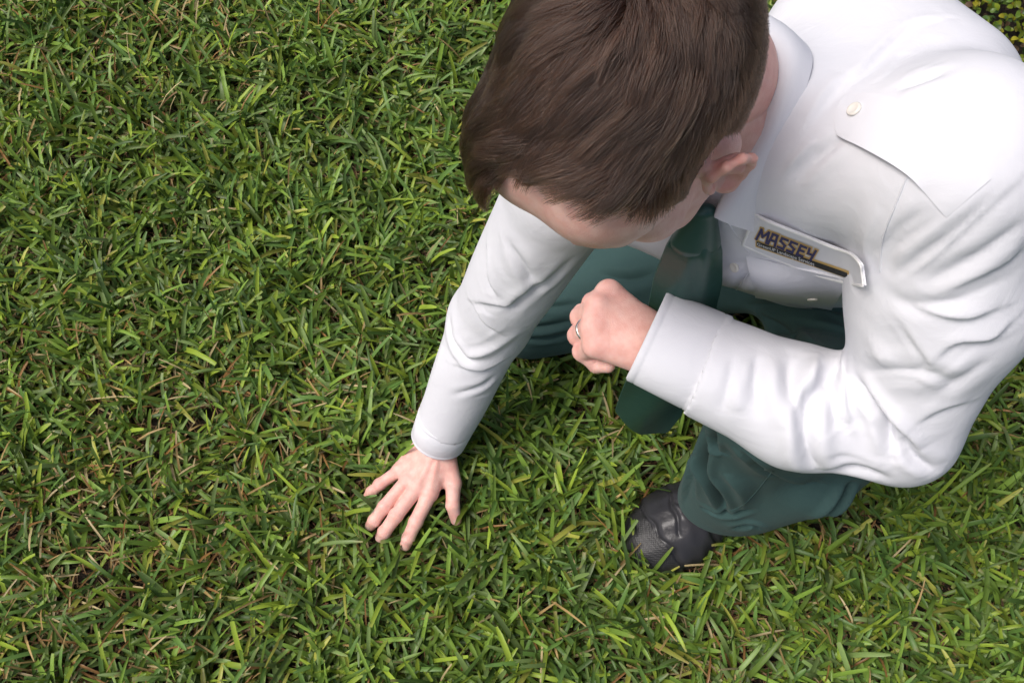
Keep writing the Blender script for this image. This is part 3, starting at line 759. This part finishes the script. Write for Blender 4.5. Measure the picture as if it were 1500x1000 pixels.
# ------------------------------------------------------------------ boots
M['leather'] = m_cloth('black_leather', (.020, .020, .022), (.036, .036, .040), .28, 260, 0, .3)
M['rubber'] = m_plain('rubber', (.010, .010, .010), .6); M['lace'] = m_plain('yellow_lace', (.55, .33, .05), .7)
def m_toecap():
    m, nt, b, o = mat_new('pebbled_toe_cap'); b.inputs['Base Color'].default_value = (.016, .016, .017, 1); b.inputs['Roughness'].default_value = .5
    tc = nd(nt, 'ShaderNodeTexCoord'); v = nd(nt, 'ShaderNodeTexVoronoi', i_Scale=330.0); v.inputs['Randomness'].default_value = .25
    nt.links.new(tc.outputs['Object'], v.inputs['Vector']); bump(nt, b, v.outputs['Distance'], .8, .0007); return m
M['toecap'] = m_toecap()
toe = at(940, 803, .03); axs = at(1040, 738, .03) - toe; axs[2] = 0; axs = -unit(axs)          # points to the toe
def boot(origin, fx, parent):
    fy = np.cross([0, 0, 1], fx); R3 = np.stack([fx, fy, V(0, 0, 1)], 1)
    W = lambda p: origin + (np.asarray(p) * [1.05, 1.10, 1.05]) @ R3.T
    f = Field((-.12, -.075, .004), (.23, .075, .19), 0.0022)
    f.ell((.142, .0, .033), (.061, .053, .030)); f.ell((.120, .0, .034), (.06, .055, .030), k=.01); f.cone((.11, 0, .040), (.02, 0, .078), .046, .044, .03)
    f.ell((-.035, 0, .045), (.052, .041, .05), k=.03); f.cone((-.005, 0, .08), (-.012, 0, .14), .045, .047, .03)
    f.cone((.13, .014, .02), (-.05, 0, .02), .040, .036, .02)
    v, q = f.mesh(); v = smooth(v, q, 2); v[:, 2] = np.maximum(v[:, 2], .012)
    n = vnormals(v, q)
    def cr(x0, w, h, sl, lo=-.06, hi=.06):
        d = v[:, 0] - x0 + 3 * v[:, 1] ** 2 - sl * v[:, 1] + .0025 * np.sin(v[:, 1] * 160 + x0 * 900)
        m = sstep(lo - .012, lo, v[:, 1]) * (1 - sstep(hi, hi + .012, v[:, 1])) * (v[:, 2] > .028)
        v.__iadd__(n * (h * np.exp(-(d / w) ** 2) * m)[:, None])
    cr(.158, .0022, -.0022, 0); cr(.150, .006, .0012, 0); cr(.128, .0030, -.0036, .35, -.05, .012); cr(.118, .008, .0018, .2); cr(.108, .0028, -.0030, -.25, -.02, .06); cr(.088, .0030, -.0024, .1); cr(.078, .008, .0016, .1)
    v += n * (.0007 * np.sin(v @ V(150, 90, 60)) * np.sin(v @ V(-40, 170, 30)))[:, None]
    up = obj('boot', W(v), q, M['leather'], parent)
    fc = v[q].mean(1); sel = (fc[:, 0] + 3 * fc[:, 1] ** 2 > .160) & (fc[:, 2] > .016)
    qq = q[sel]; ids = np.unique(qq); mp = np.zeros(len(v), int); mp[ids] = np.arange(len(ids))
    obj('toe_cap', W(v[ids] + n[ids] * .0016), mp[qq], M['toecap'], up)
    t = np.linspace(0, 2 * math.pi, 64, endpoint=False); px = np.where(np.cos(t) > 0, .055 + .153 * np.cos(t), .055 + .148 * np.cos(t)); py = .050 * np.sin(t) * np.where(px > .05, 1.10, .92)
    prof = [(.985, .022), (1.0, .018), (1.0, .004), (.96, .0), (.5, .0)]
    G = np.stack([np.stack([.055 + (px - .055) * k, py * k, np.full(64, z)], 1) for k, z in prof], 1)
    obj('sole', W(G.reshape(-1, 3)), grid_faces(64, len(prof), True), M['rubber'], up)
    # tongue, collar roll and laces
    f = Field((-.02, -.04, .07), (.09, .04, .18), 0.002); f.cone((.062, 0, .082), (.030, 0, .135), .022, .026, 0, flat=(V(.8, 0, .5), 2.6))
    v, q = f.mesh(); obj('tongue', W(v), q, M['leather'], up)
    for k in range(5):
        x0, z0 = .098 - .014 * k, .074 + .0105 * k; pts = catmull([W((x0 - .012, -.034, z0 - .008)), W((x0, -.016, z0 + .008)), W((x0 - .004, .012, z0 + .010)), W((x0 - .014, .030, z0 - .004))], 16)
        Tt = np.gradient(pts, axis=0); Tt /= np.linalg.norm(Tt, axis=1)[:, None]; e1 = np.cross(Tt, [0, 0, 1]); e1 /= np.linalg.norm(e1, axis=1)[:, None]; e2 = np.cross(Tt, e1)
        G = np.stack([pts + (e1 * math.cos(a) + e2 * math.sin(a)) * .0021 for a in np.linspace(0, 2 * math.pi, 7)], 1)
        obj('lace', G.reshape(-1, 3), grid_faces(16, 7), M['lace'], up)
boot(toe - axs * .192 + V(0, 0, -.030), axs, person)
boot(V(.47, .83, .0), unit(V(-.9, -.2, 0)), person)

# ------------------------------------------------------------------ hair
def hs_sample(p):
    g = (p - hf.lo) / hf.h; n = np.array(hf.vol.shape); g = np.clip(g, 0, n - 1.001); i = g.astype(int); t = g - i; out = 0
    for a in (0, 1):
        for b in (0, 1):
            for c in (0, 1):
                w = (t[:, 0] if a else 1 - t[:, 0]) * (t[:, 1] if b else 1 - t[:, 1]) * (t[:, 2] if c else 1 - t[:, 2])
                out = out + w * hf.vol[i[:, 0] + a, i[:, 1] + b, i[:, 2] + c]
    return out
def hs_normal(p, e=.003):
    n = np.stack([hs_sample(p + np.eye(3)[k] * e) - hs_sample(p - np.eye(3)[k] * e) for k in range(3)], 1)
    return n / (np.linalg.norm(n, axis=1)[:, None] + 1e-9)
def grow_hair(N, seed):
    r = np.random.RandomState(seed)
    c = HEAD_LOC[hq]; fc = c.mean(1); ok = (hairline(fc) > np.random.RandomState(2).rand(len(fc)) ** 2 * .010) & ~((np.abs(fc[:, 0]) > .0795) & (fc[:, 2] < .03)); qs = c[ok]
    ar = np.linalg.norm(np.cross(qs[:, 2] - qs[:, 0], qs[:, 3] - qs[:, 1]), axis=1); pick = r.choice(len(qs), N, p=ar / ar.sum()); q = qs[pick]
    u, w = r.rand(N, 1), r.rand(N, 1); p = q[:, 0] * (1 - u) * (1 - w) + q[:, 1] * u * (1 - w) + q[:, 2] * u * w + q[:, 3] * (1 - u) * w
    hl = hairline(p)
    top = sstep(.064, .102, p[:, 2] + .15 * np.clip(-p[:, 1] - .03, 0, .05) + .03 * sstep(.0, -.045, p[:, 0]) * sstep(-.04, -.07, p[:, 1])) * sstep(0, .006, hl + .004 * r.rand(N))
    backm = sstep(.04, .09, p[:, 1])
    L = (.008 + .009 * sstep(.0, .05, hl)) * (1 - top) + (.050 - .020 * backm) * top
    xr0 = sstep(.012, -.030, p[:, 0]) * sstep(.0, -.085, p[:, 1]) * top; L = L * (1 - .15 * xr0) * (1 - .6 * sstep(-.028, -.052, p[:, 1]) * (1 - top)) * (1 - .6 * sstep(.0, .035, p[:, 0]) * sstep(-.035, -.07, p[:, 1]))
    mfr = sstep(-.02, -.08, p[:, 1]) * (1 - sstep(.006, .045, hl)) * top; L = L * (1 - mfr) + (.009 + .024 * xr0) * mfr
    L *= (.75 + .4 * r.rand(N)) * np.maximum(.45 + .55 * sstep(0, .016, hl), xr0)
    Wc = V(.006, .066, .116); rad = p - Wc; rd = np.linalg.norm(rad, axis=1)[:, None]; rad = rad / (rd + 1e-6)
    swirl = np.cross(rad, V(0, 0, 1))
    front = sstep(.0, -.085, p[:, 1])
    dt = np.stack([-.30 - 1.1 * front + 2.0 * p[:, 0] * (1 - front), -1 + .75 * front, -.1 + .35 * front], 1)
    xr = (sstep(.012, -.030, p[:, 0]) * front)[:, None]; dt = dt * (1 - xr) + np.array([-.40, -1, -.45]) * xr
    wh = np.exp(-(rd / .045) ** 2); dt = dt * (1 - wh) + (rad + .9 * swirl) * wh
    ds = np.stack([0 * hl, -.45 * np.ones(N), -np.ones(N)], 1); db = np.stack([0 * hl, .25 * np.ones(N), -np.ones(N)], 1)
    ds = ds * (1 - backm[:, None]) + db * backm[:, None]
    Cn = r.choice(N, N // 110, replace=False); arg = np.zeros(N, int)
    for i in range(0, N, 4000): arg[i:i + 4000] = ((p[i:i + 4000, None] - p[None, Cn]) ** 2).sum(2).argmin(1)
    wc = r.choice(N, N // 14, replace=False); warg = np.zeros(N, int)
    for i in range(0, N, 1500): warg[i:i + 1500] = ((p[i:i + 1500, None] - p[None, wc]) ** 2).sum(2).argmin(1)
    wt = r.rand(len(wc))[warg]; lk = r.randn(len(Cn), 3)[arg]; lkl = r.rand(len(Cn))[arg]; tone = r.rand(len(Cn))[arg]
    D = ds * (1 - top[:, None]) + dt * top[:, None]; D += r.randn(N, 3) * .16 + lk * .15 * top[:, None]
    loft = (.002 + .017 * top * (.40 * r.rand(N) + .45 + .25 * lkl)) * (1 + .4 * front * top) * (1 - .35 * sstep(.0, -.05, p[:, 0])) * np.maximum(.15 + .85 * sstep(0, .022, hl), xr[:, 0]) + (.004 + .005 * sstep(.0, .03, p[:, 1])) * (1 - top) * sstep(.004, .05, hl); n0 = hs_normal(p)
    xf = np.clip(xr * .45, 0, 1) * top[:, None]; Dn = np.array([.35, -1, -.80]) + r.randn(N, 3) * .12 + lk * .10; Dn /= np.linalg.norm(Dn, axis=1)[:, None]
    K = 9; pts = np.zeros((N, K, 3)); pts[:, 0] = p; cur = p.copy(); step = (L / (K - 1))[:, None]
    for k in range(1, K):
        n = hs_normal(cur); d = D - n * (D * n).sum(1)[:, None]; d /= np.linalg.norm(d, axis=1)[:, None] + 1e-9
        lift = np.exp(-(k - 1) / 2.0) * (.9 - .2 * top)[:, None]
        d = d * (1 - xf) + Dn * xf
        v = d + n * lift * (1 - .6 * xf); v /= np.linalg.norm(v, axis=1)[:, None]; cur = cur + v * step
        want = loft * (1 - np.exp(-(k * L / (K - 1)) / .010)); dd = hs_sample(cur)
        cur = cur + n * np.where(xf[:, 0] > .3, np.clip(want - dd, 0, .004), np.clip(want - dd, -.003, .004))[:, None] * .5
        pts[:, k] = cur
    # locks
    cp = pts[Cn][arg]; wgt = (np.linspace(0, 1, K) ** 1.1)[None, :, None] * (.15 + .60 * top)[:, None, None] * (.55 + .5 * r.rand(len(Cn)))[arg][:, None, None]
    lo = (p - p[Cn][arg])[:, None] * .38
    pts = pts * (1 - wgt) + (cp + lo) * wgt
    wp = pts[wc][warg]; ww_ = (np.linspace(0, 1, K) ** .8)[None, :, None] * (.18 + .24 * top)[:, None, None]; pts = pts * (1 - ww_) + (wp + (p - p[wc][warg])[:, None] * .3) * ww_
    pts[:, 1:] += r.randn(N, K - 1, 3) * .0003
    return hd(pts.reshape(-1, 3)).reshape(N, K, 3), top, np.clip(.22 * tone + .45 * wt + .38 * r.rand(N), 0, 1) * (.35 + .65 * top)
def m_hair():
    m = bpy.data.materials.new('brown_hair'); m.use_nodes = True; nt = m.node_tree; nt.nodes.clear()
    o = nd(nt, 'ShaderNodeOutputMaterial'); h = nd(nt, 'ShaderNodeBsdfHairPrincipled'); i = nd(nt, 'ShaderNodeAttribute', attribute_name='tone')
    r = ramp(nt, i.outputs['Fac'], [(0.0, (.007, .0033, .002)), (.5, (.024, .0115, .0068)), (1.0, (.092, .047, .028))])
    nt.links.new(r.outputs['Color'], h.inputs['Color']); h.inputs['Roughness'].default_value = .38; h.inputs['Radial Roughness'].default_value = .5
    nt.links.new(h.outputs['BSDF'], o.inputs['Surface']); return m
M['hair'] = m_hair()
HP, htop, htone = grow_hair(72000, 5)
n, k = HP.shape[:2]
hc = bpy.data.hair_curves.new('hair'); hc.add_curves([k] * n)
hc.attributes['position'].data.foreach_set('vector', HP.astype(np.float32).ravel())
ra = hc.attributes.get('radius') or hc.attributes.new('radius', 'FLOAT', 'POINT')
rr = (np.array([1, 1, 1, 1, .95, .9, .8, .6, .3])[None] * (.00010 + .00003 * htop)[:, None]).astype(np.float32); ra.data.foreach_set('value', rr.ravel())
ta = hc.attributes.new('tone', 'FLOAT', 'CURVE'); ta.data.foreach_set('value', htone.astype(np.float32))
hc.materials.append(M['hair'])
hair = bpy.data.objects.new('hair', hc); col.objects.link(hair); hair.parent = person

# ------------------------------------------------------------------ lawn
def m_leaf(name, rough=.42, trans=.25):
    m, nt, b, o = mat_new(name); a = nd(nt, 'ShaderNodeAttribute', attribute_name='Col')
    nt.links.new(a.outputs['Color'], b.inputs['Base Color']); b.inputs['Roughness'].default_value = rough; b.inputs['Specular IOR Level'].default_value = .35
    t = nd(nt, 'ShaderNodeBsdfTranslucent'); nt.links.new(a.outputs['Color'], t.inputs['Color'])
    mx = nd(nt, 'ShaderNodeMixShader'); mx.inputs[0].default_value = trans
    nt.links.new(b.outputs[0], mx.inputs[1]); nt.links.new(t.outputs[0], mx.inputs[2]); nt.links.new(mx.outputs[0], o.inputs['Surface']); return m
M['blade'] = m_leaf('grass_blade'); M['thatch'] = m_leaf('dry_thatch', .8, .1); M['leaf'] = m_leaf('bed_leaf', .35, .3)

solid = [(BVHTree.FromPolygons(v.tolist(), q.tolist()), v.min(0), v.max(0)) for v, q in ((rv, rq), (tc_.v, tc_.q))]
bo = [o for o in bpy.data.objects if o.name.startswith('boot')]
for o in bo:
    v = np.array([x.co[:] for x in o.data.vertices]); solid.append((BVHTree.FromPolygons(v.tolist(), [p.vertices[:] for p in o.data.polygons]), v.min(0), v.max(0)))
def inside(pts):
    bad = np.zeros(len(pts), bool)
    for si, (bv_, lo, hi) in enumerate(solid):
        margin = .0012 if si == 0 else -.002
        idx = np.nonzero(((pts > lo - .002) & (pts < hi + .002)).all(1))[0]
        for i in idx:
            p = Vector(pts[i]); r = bv_.find_nearest(p)
            if r[0] is not None and (p - r[0]).dot(r[1]) < margin: bad[i] = True
    return bad
def vnoise(x, y, s, seed):
    r = np.random.RandomState(seed); out = 0
    for i in range(7):
        a = r.rand() * 6.28; k = s * (.6 + r.rand()); out = out + np.sin((x * math.cos(a) + y * math.sin(a)) * k + r.rand() * 6.28)
    return out / 7 * 1.8
BED = lambda x, y: (y > 1.22 - .25 * (x - .9)) & (x > .72 + .05 * np.sin(y * 7))

def make_blades(seed, shoots, xr, yr, dens_fn):
    r = np.random.RandomState(seed)
    sx = r.uniform(*xr, shoots); sy = r.uniform(*yr, shoots); keep = ~BED(sx, sy) & (r.rand(shoots) < dens_fn(sx, sy)); sx, sy = sx[keep], sy[keep]
    nb = r.randint(3, 6, len(sx)); sid = np.repeat(np.arange(len(sx)), nb); N = len(sid)
    yaw0 = r.rand(len(sx)) * 6.28; tilt = r.rand(len(sx)) * .5
    yaw = yaw0[sid] + r.choice([0, math.pi], N) + r.randn(N) * .75
    x = sx[sid] + r.randn(N) * .004; y = sy[sid] + r.randn(N) * .004
    patchy = vnoise(sx, sy, 9, 4)[sid]
    Ln = np.clip(r.normal(.068, .019, N) + .007 * patchy, .022, .120); Wd = np.clip(r.normal(.0066, .0011, N), .0042, .0095) * (.6 + .4 * np.clip(Ln / .04, 0, 1))
    e0 = np.radians(np.clip(r.normal(50, 21, N), 6, 88)); bend = np.clip(r.normal(.95, .5, N), -.2, 2.2)
    z0 = r.uniform(.004, .018, N)
    ss = np.array([0, .3, .62, .86, 1.0]); ww = np.array([.66, .98, 1, .84, .40]); cutw = np.array([.62, 1, .97, .90, .80])
    cutm = r.rand(N) < .3
    dry = r.rand(N) < np.clip(.11 + .12 * vnoise(x, y, 6, 11) + .05 * sstep(.1, -.8, x), .02, .45)
    Wd = np.where(dry, Wd * .5, Wd)
    K = len(ss); P = np.zeros((N, K, 3)); px = np.zeros(N); pz = z0.copy(); last = 0
    tw = r.randn(N) * .5; side = np.stack([-np.sin(yaw), np.cos(yaw), np.zeros(N)], 1)
    V3 = np.zeros((N, K, 3, 3)); dirs = []
    cx = np.zeros(N)
    for k in range(K):
        if k:
            mid = (ss[k] + ss[k - 1]) / 2; e = e0 - bend * mid; dl = (ss[k] - ss[k - 1]) * Ln
            cx = cx + np.cos(e) * dl; pz = np.maximum(pz + np.sin(e) * dl, .004)
        e = e0 - bend * ss[k]
        c = np.stack([x + np.cos(yaw) * cx, y + np.sin(yaw) * cx, pz], 1)
        nrm = np.stack([-np.sin(e) * np.cos(yaw), -np.sin(e) * np.sin(yaw), np.cos(e)], 1)
        a = tw * (.4 + ss[k]); sdv = side * np.cos(a)[:, None] + nrm * np.sin(a)[:, None]; nn = nrm * np.cos(a)[:, None] - side * np.sin(a)[:, None]
        hw = (Wd * np.where(cutm, cutw[k], ww[k]) / 2)[:, None]
        V3[:, k, 0] = c - sdv * hw + nn * hw * .35; V3[:, k, 1] = c - nn * hw * .12; V3[:, k, 2] = c + sdv * hw + nn * hw * .35
    # colours
    g = np.array([[.128, .248, .042], [.080, .178, .042], [.185, .305, .038], [.140, .245, .080], [.250, .310, .060]])
    ci = r.choice(5, N, p=[.36, .28, .18, .14, .04]); C = g[ci] * [1.26, 1.06, 1.0] * (.50 + .95 * r.rand(N, 1))
    C[dry] = np.array([[.46, .32, .13], [.32, .17, .06], [.52, .42, .22]])[r.randint(0, 3, dry.sum())] * (.6 + .5 * r.rand(dry.sum(), 1))
    CC_ = np.repeat(C[:, None], K, 1)
    tipd = (r.rand(N) < .35) * r.rand(N); CC_[:, -1] = CC_[:, -1] * (1 - .7 * tipd[:, None]) + np.array([.36, .27, .12]) * .7 * tipd[:, None]
    CC_[:, 0] = CC_[:, 0] * .6 + np.array([.22, .22, .09]) * .4
    return V3, CC_
def blades_to_mesh(name, V3, CC_, mat):
    N, K = V3.shape[:2]; base = (np.arange(N) * K * 3)[:, None, None]
    f1 = []
    for k in range(K - 1):
        for c in range(2): f1.append([k * 3 + c, k * 3 + c + 1, k * 3 + 3 + c + 1, k * 3 + 3 + c])
    F = (base + np.array(f1)[None]).reshape(-1, 4)
    cols = np.repeat(CC_[:, :, None], 3, 2).reshape(-1, 3)
    return obj(name, V3.reshape(-1, 3), F, mat, cols=cols)
near = lambda x, y: np.where((x > -1.05 - .0 * y) & (x < 1.25) & (y > -.12) & (y < 1.75), 1.0, np.where((x > -1.6) & (x < 2.0) & (y > -.45) & (y < 2.6), .42, .16))
V3, CB = make_blades(1, 80000, (-2.4, 2.9), (-1.0, 3.8), near)
bad = np.zeros(len(V3), bool)
for k in (1, 2, 3, 4): bad |= inside(V3[:, k, 1])
mid = (V3[:, 2, 1] + V3[:, 3, 1]) / 2; bad |= inside(mid)
V3, CB = V3[~bad], CB[~bad]
grass = blades_to_mesh('grass', V3, CB, M['blade']); tag(grass, 'dense lawn of broad green grass blades', 'grass', kind='stuff')
r = np.random.RandomState(8); N = 90000
x = r.uniform(-1.3, 1.6, N); y = r.uniform(-.3, 2.2, N); k_ = ~BED(x, y); x, y = x[k_], y[k_]; N = len(x)
yaw = r.rand(N) * 6.28; Ln = r.uniform(.008, .035, N); w = r.uniform(.0006, .0022, N); z = r.uniform(.004, .026, N); dz = r.randn(N) * .008
d = np.stack([np.cos(yaw), np.sin(yaw), 0 * yaw], 1); sdv = np.stack([-np.sin(yaw), np.cos(yaw), r.randn(N) * .5], 1)
c = np.stack([x, y, z], 1); e = d * (Ln / 2)[:, None] + np.stack([0 * dz, 0 * dz, dz], 1)
bowz = np.stack([0 * z, 0 * z, r.uniform(-.003, .005, N)], 1)
Q = np.stack([c - e - sdv * w[:, None] / 2, c - e + sdv * w[:, None] / 2, c + bowz - sdv * w[:, None] / 2, c + bowz + sdv * w[:, None] / 2, c + e - sdv * w[:, None] / 2, c + e + sdv * w[:, None] / 2], 1)
Q[..., 2] = np.maximum(Q[..., 2], .003)
F = ((np.arange(N) * 6)[:, None, None] + np.array([[0, 1, 3, 2], [2, 3, 5, 4]])[None]).reshape(-1, 4)
tcx = np.array([[.30, .19, .085], [.17, .085, .04], [.38, .29, .15], [.10, .055, .03]])[r.choice(4, N, p=[.3, .35, .1, .25])] * (.45 + .6 * r.rand(N, 1))
thatch = obj('thatch', Q.reshape(-1, 3), F, M['thatch'], cols=np.repeat(tcx, 6, 0)); tag(thatch, 'dry brown thatch lying between the grass blades', 'thatch', kind='stuff')

# ------------------------------------------------------------------ bed of small oval leaves at the lawn's edge
r = np.random.RandomState(21); N = 34000
x = r.uniform(.70, 2.2, N); y = r.uniform(.9, 2.6, N); k_ = BED(x, y); x, y = x[k_], y[k_]; N = len(x)
hgt = .05 + .05 * sstep(0, .25, np.minimum(x - .72, y - 1.22 + .25 * (x - .9))) + .015 * vnoise(x, y, 22, 3); z = np.maximum(hgt - .09 * r.rand(N) ** 2.2, .005)
yaw = r.rand(N) * 6.28; til = r.randn(N, 2) * .42; Ln = r.uniform(.012, .019, N); Wd = Ln * r.uniform(.6, .78, N)
nrm = np.stack([til[:, 0], til[:, 1] - .25, np.ones(N)], 1); nrm /= np.linalg.norm(nrm, axis=1)[:, None]
d = np.stack([np.cos(yaw), np.sin(yaw), 0 * yaw], 1); d -= nrm * (d * nrm).sum(1)[:, None]; d /= np.linalg.norm(d, axis=1)[:, None]; sdv = np.cross(nrm, d)
c = np.stack([x, y, z], 1); rows = []
for t, w in ((-.5, .1), (-.28, .8), (0, 1), (.3, .78), (.5, .12)):
    ctr = c + d * (Ln * t)[:, None] - nrm * (Ln * .5 * t * t)[:, None]; hw = (Wd * w / 2)[:, None]
    rows.append(np.stack([ctr - sdv * hw + nrm * hw * .25, ctr, ctr + sdv * hw + nrm * hw * .25], 1))
V3 = np.stack(rows, 1)
g = np.array([[.17, .22, .018], [.10, .17, .025], [.27, .25, .02], [.06, .11, .03], [.13, .085, .05]])
C = g[r.choice(5, N, p=[.34, .24, .2, .14, .08])] * (.7 + .6 * r.rand(N, 1))
bed = blades_to_mesh('ground_cover', V3, np.repeat(C[:, None], 5, 1), M['leaf']); tag(bed, 'bed of small oval yellow-green leaves behind the man at the edge of the lawn', 'ground cover', kind='stuff')
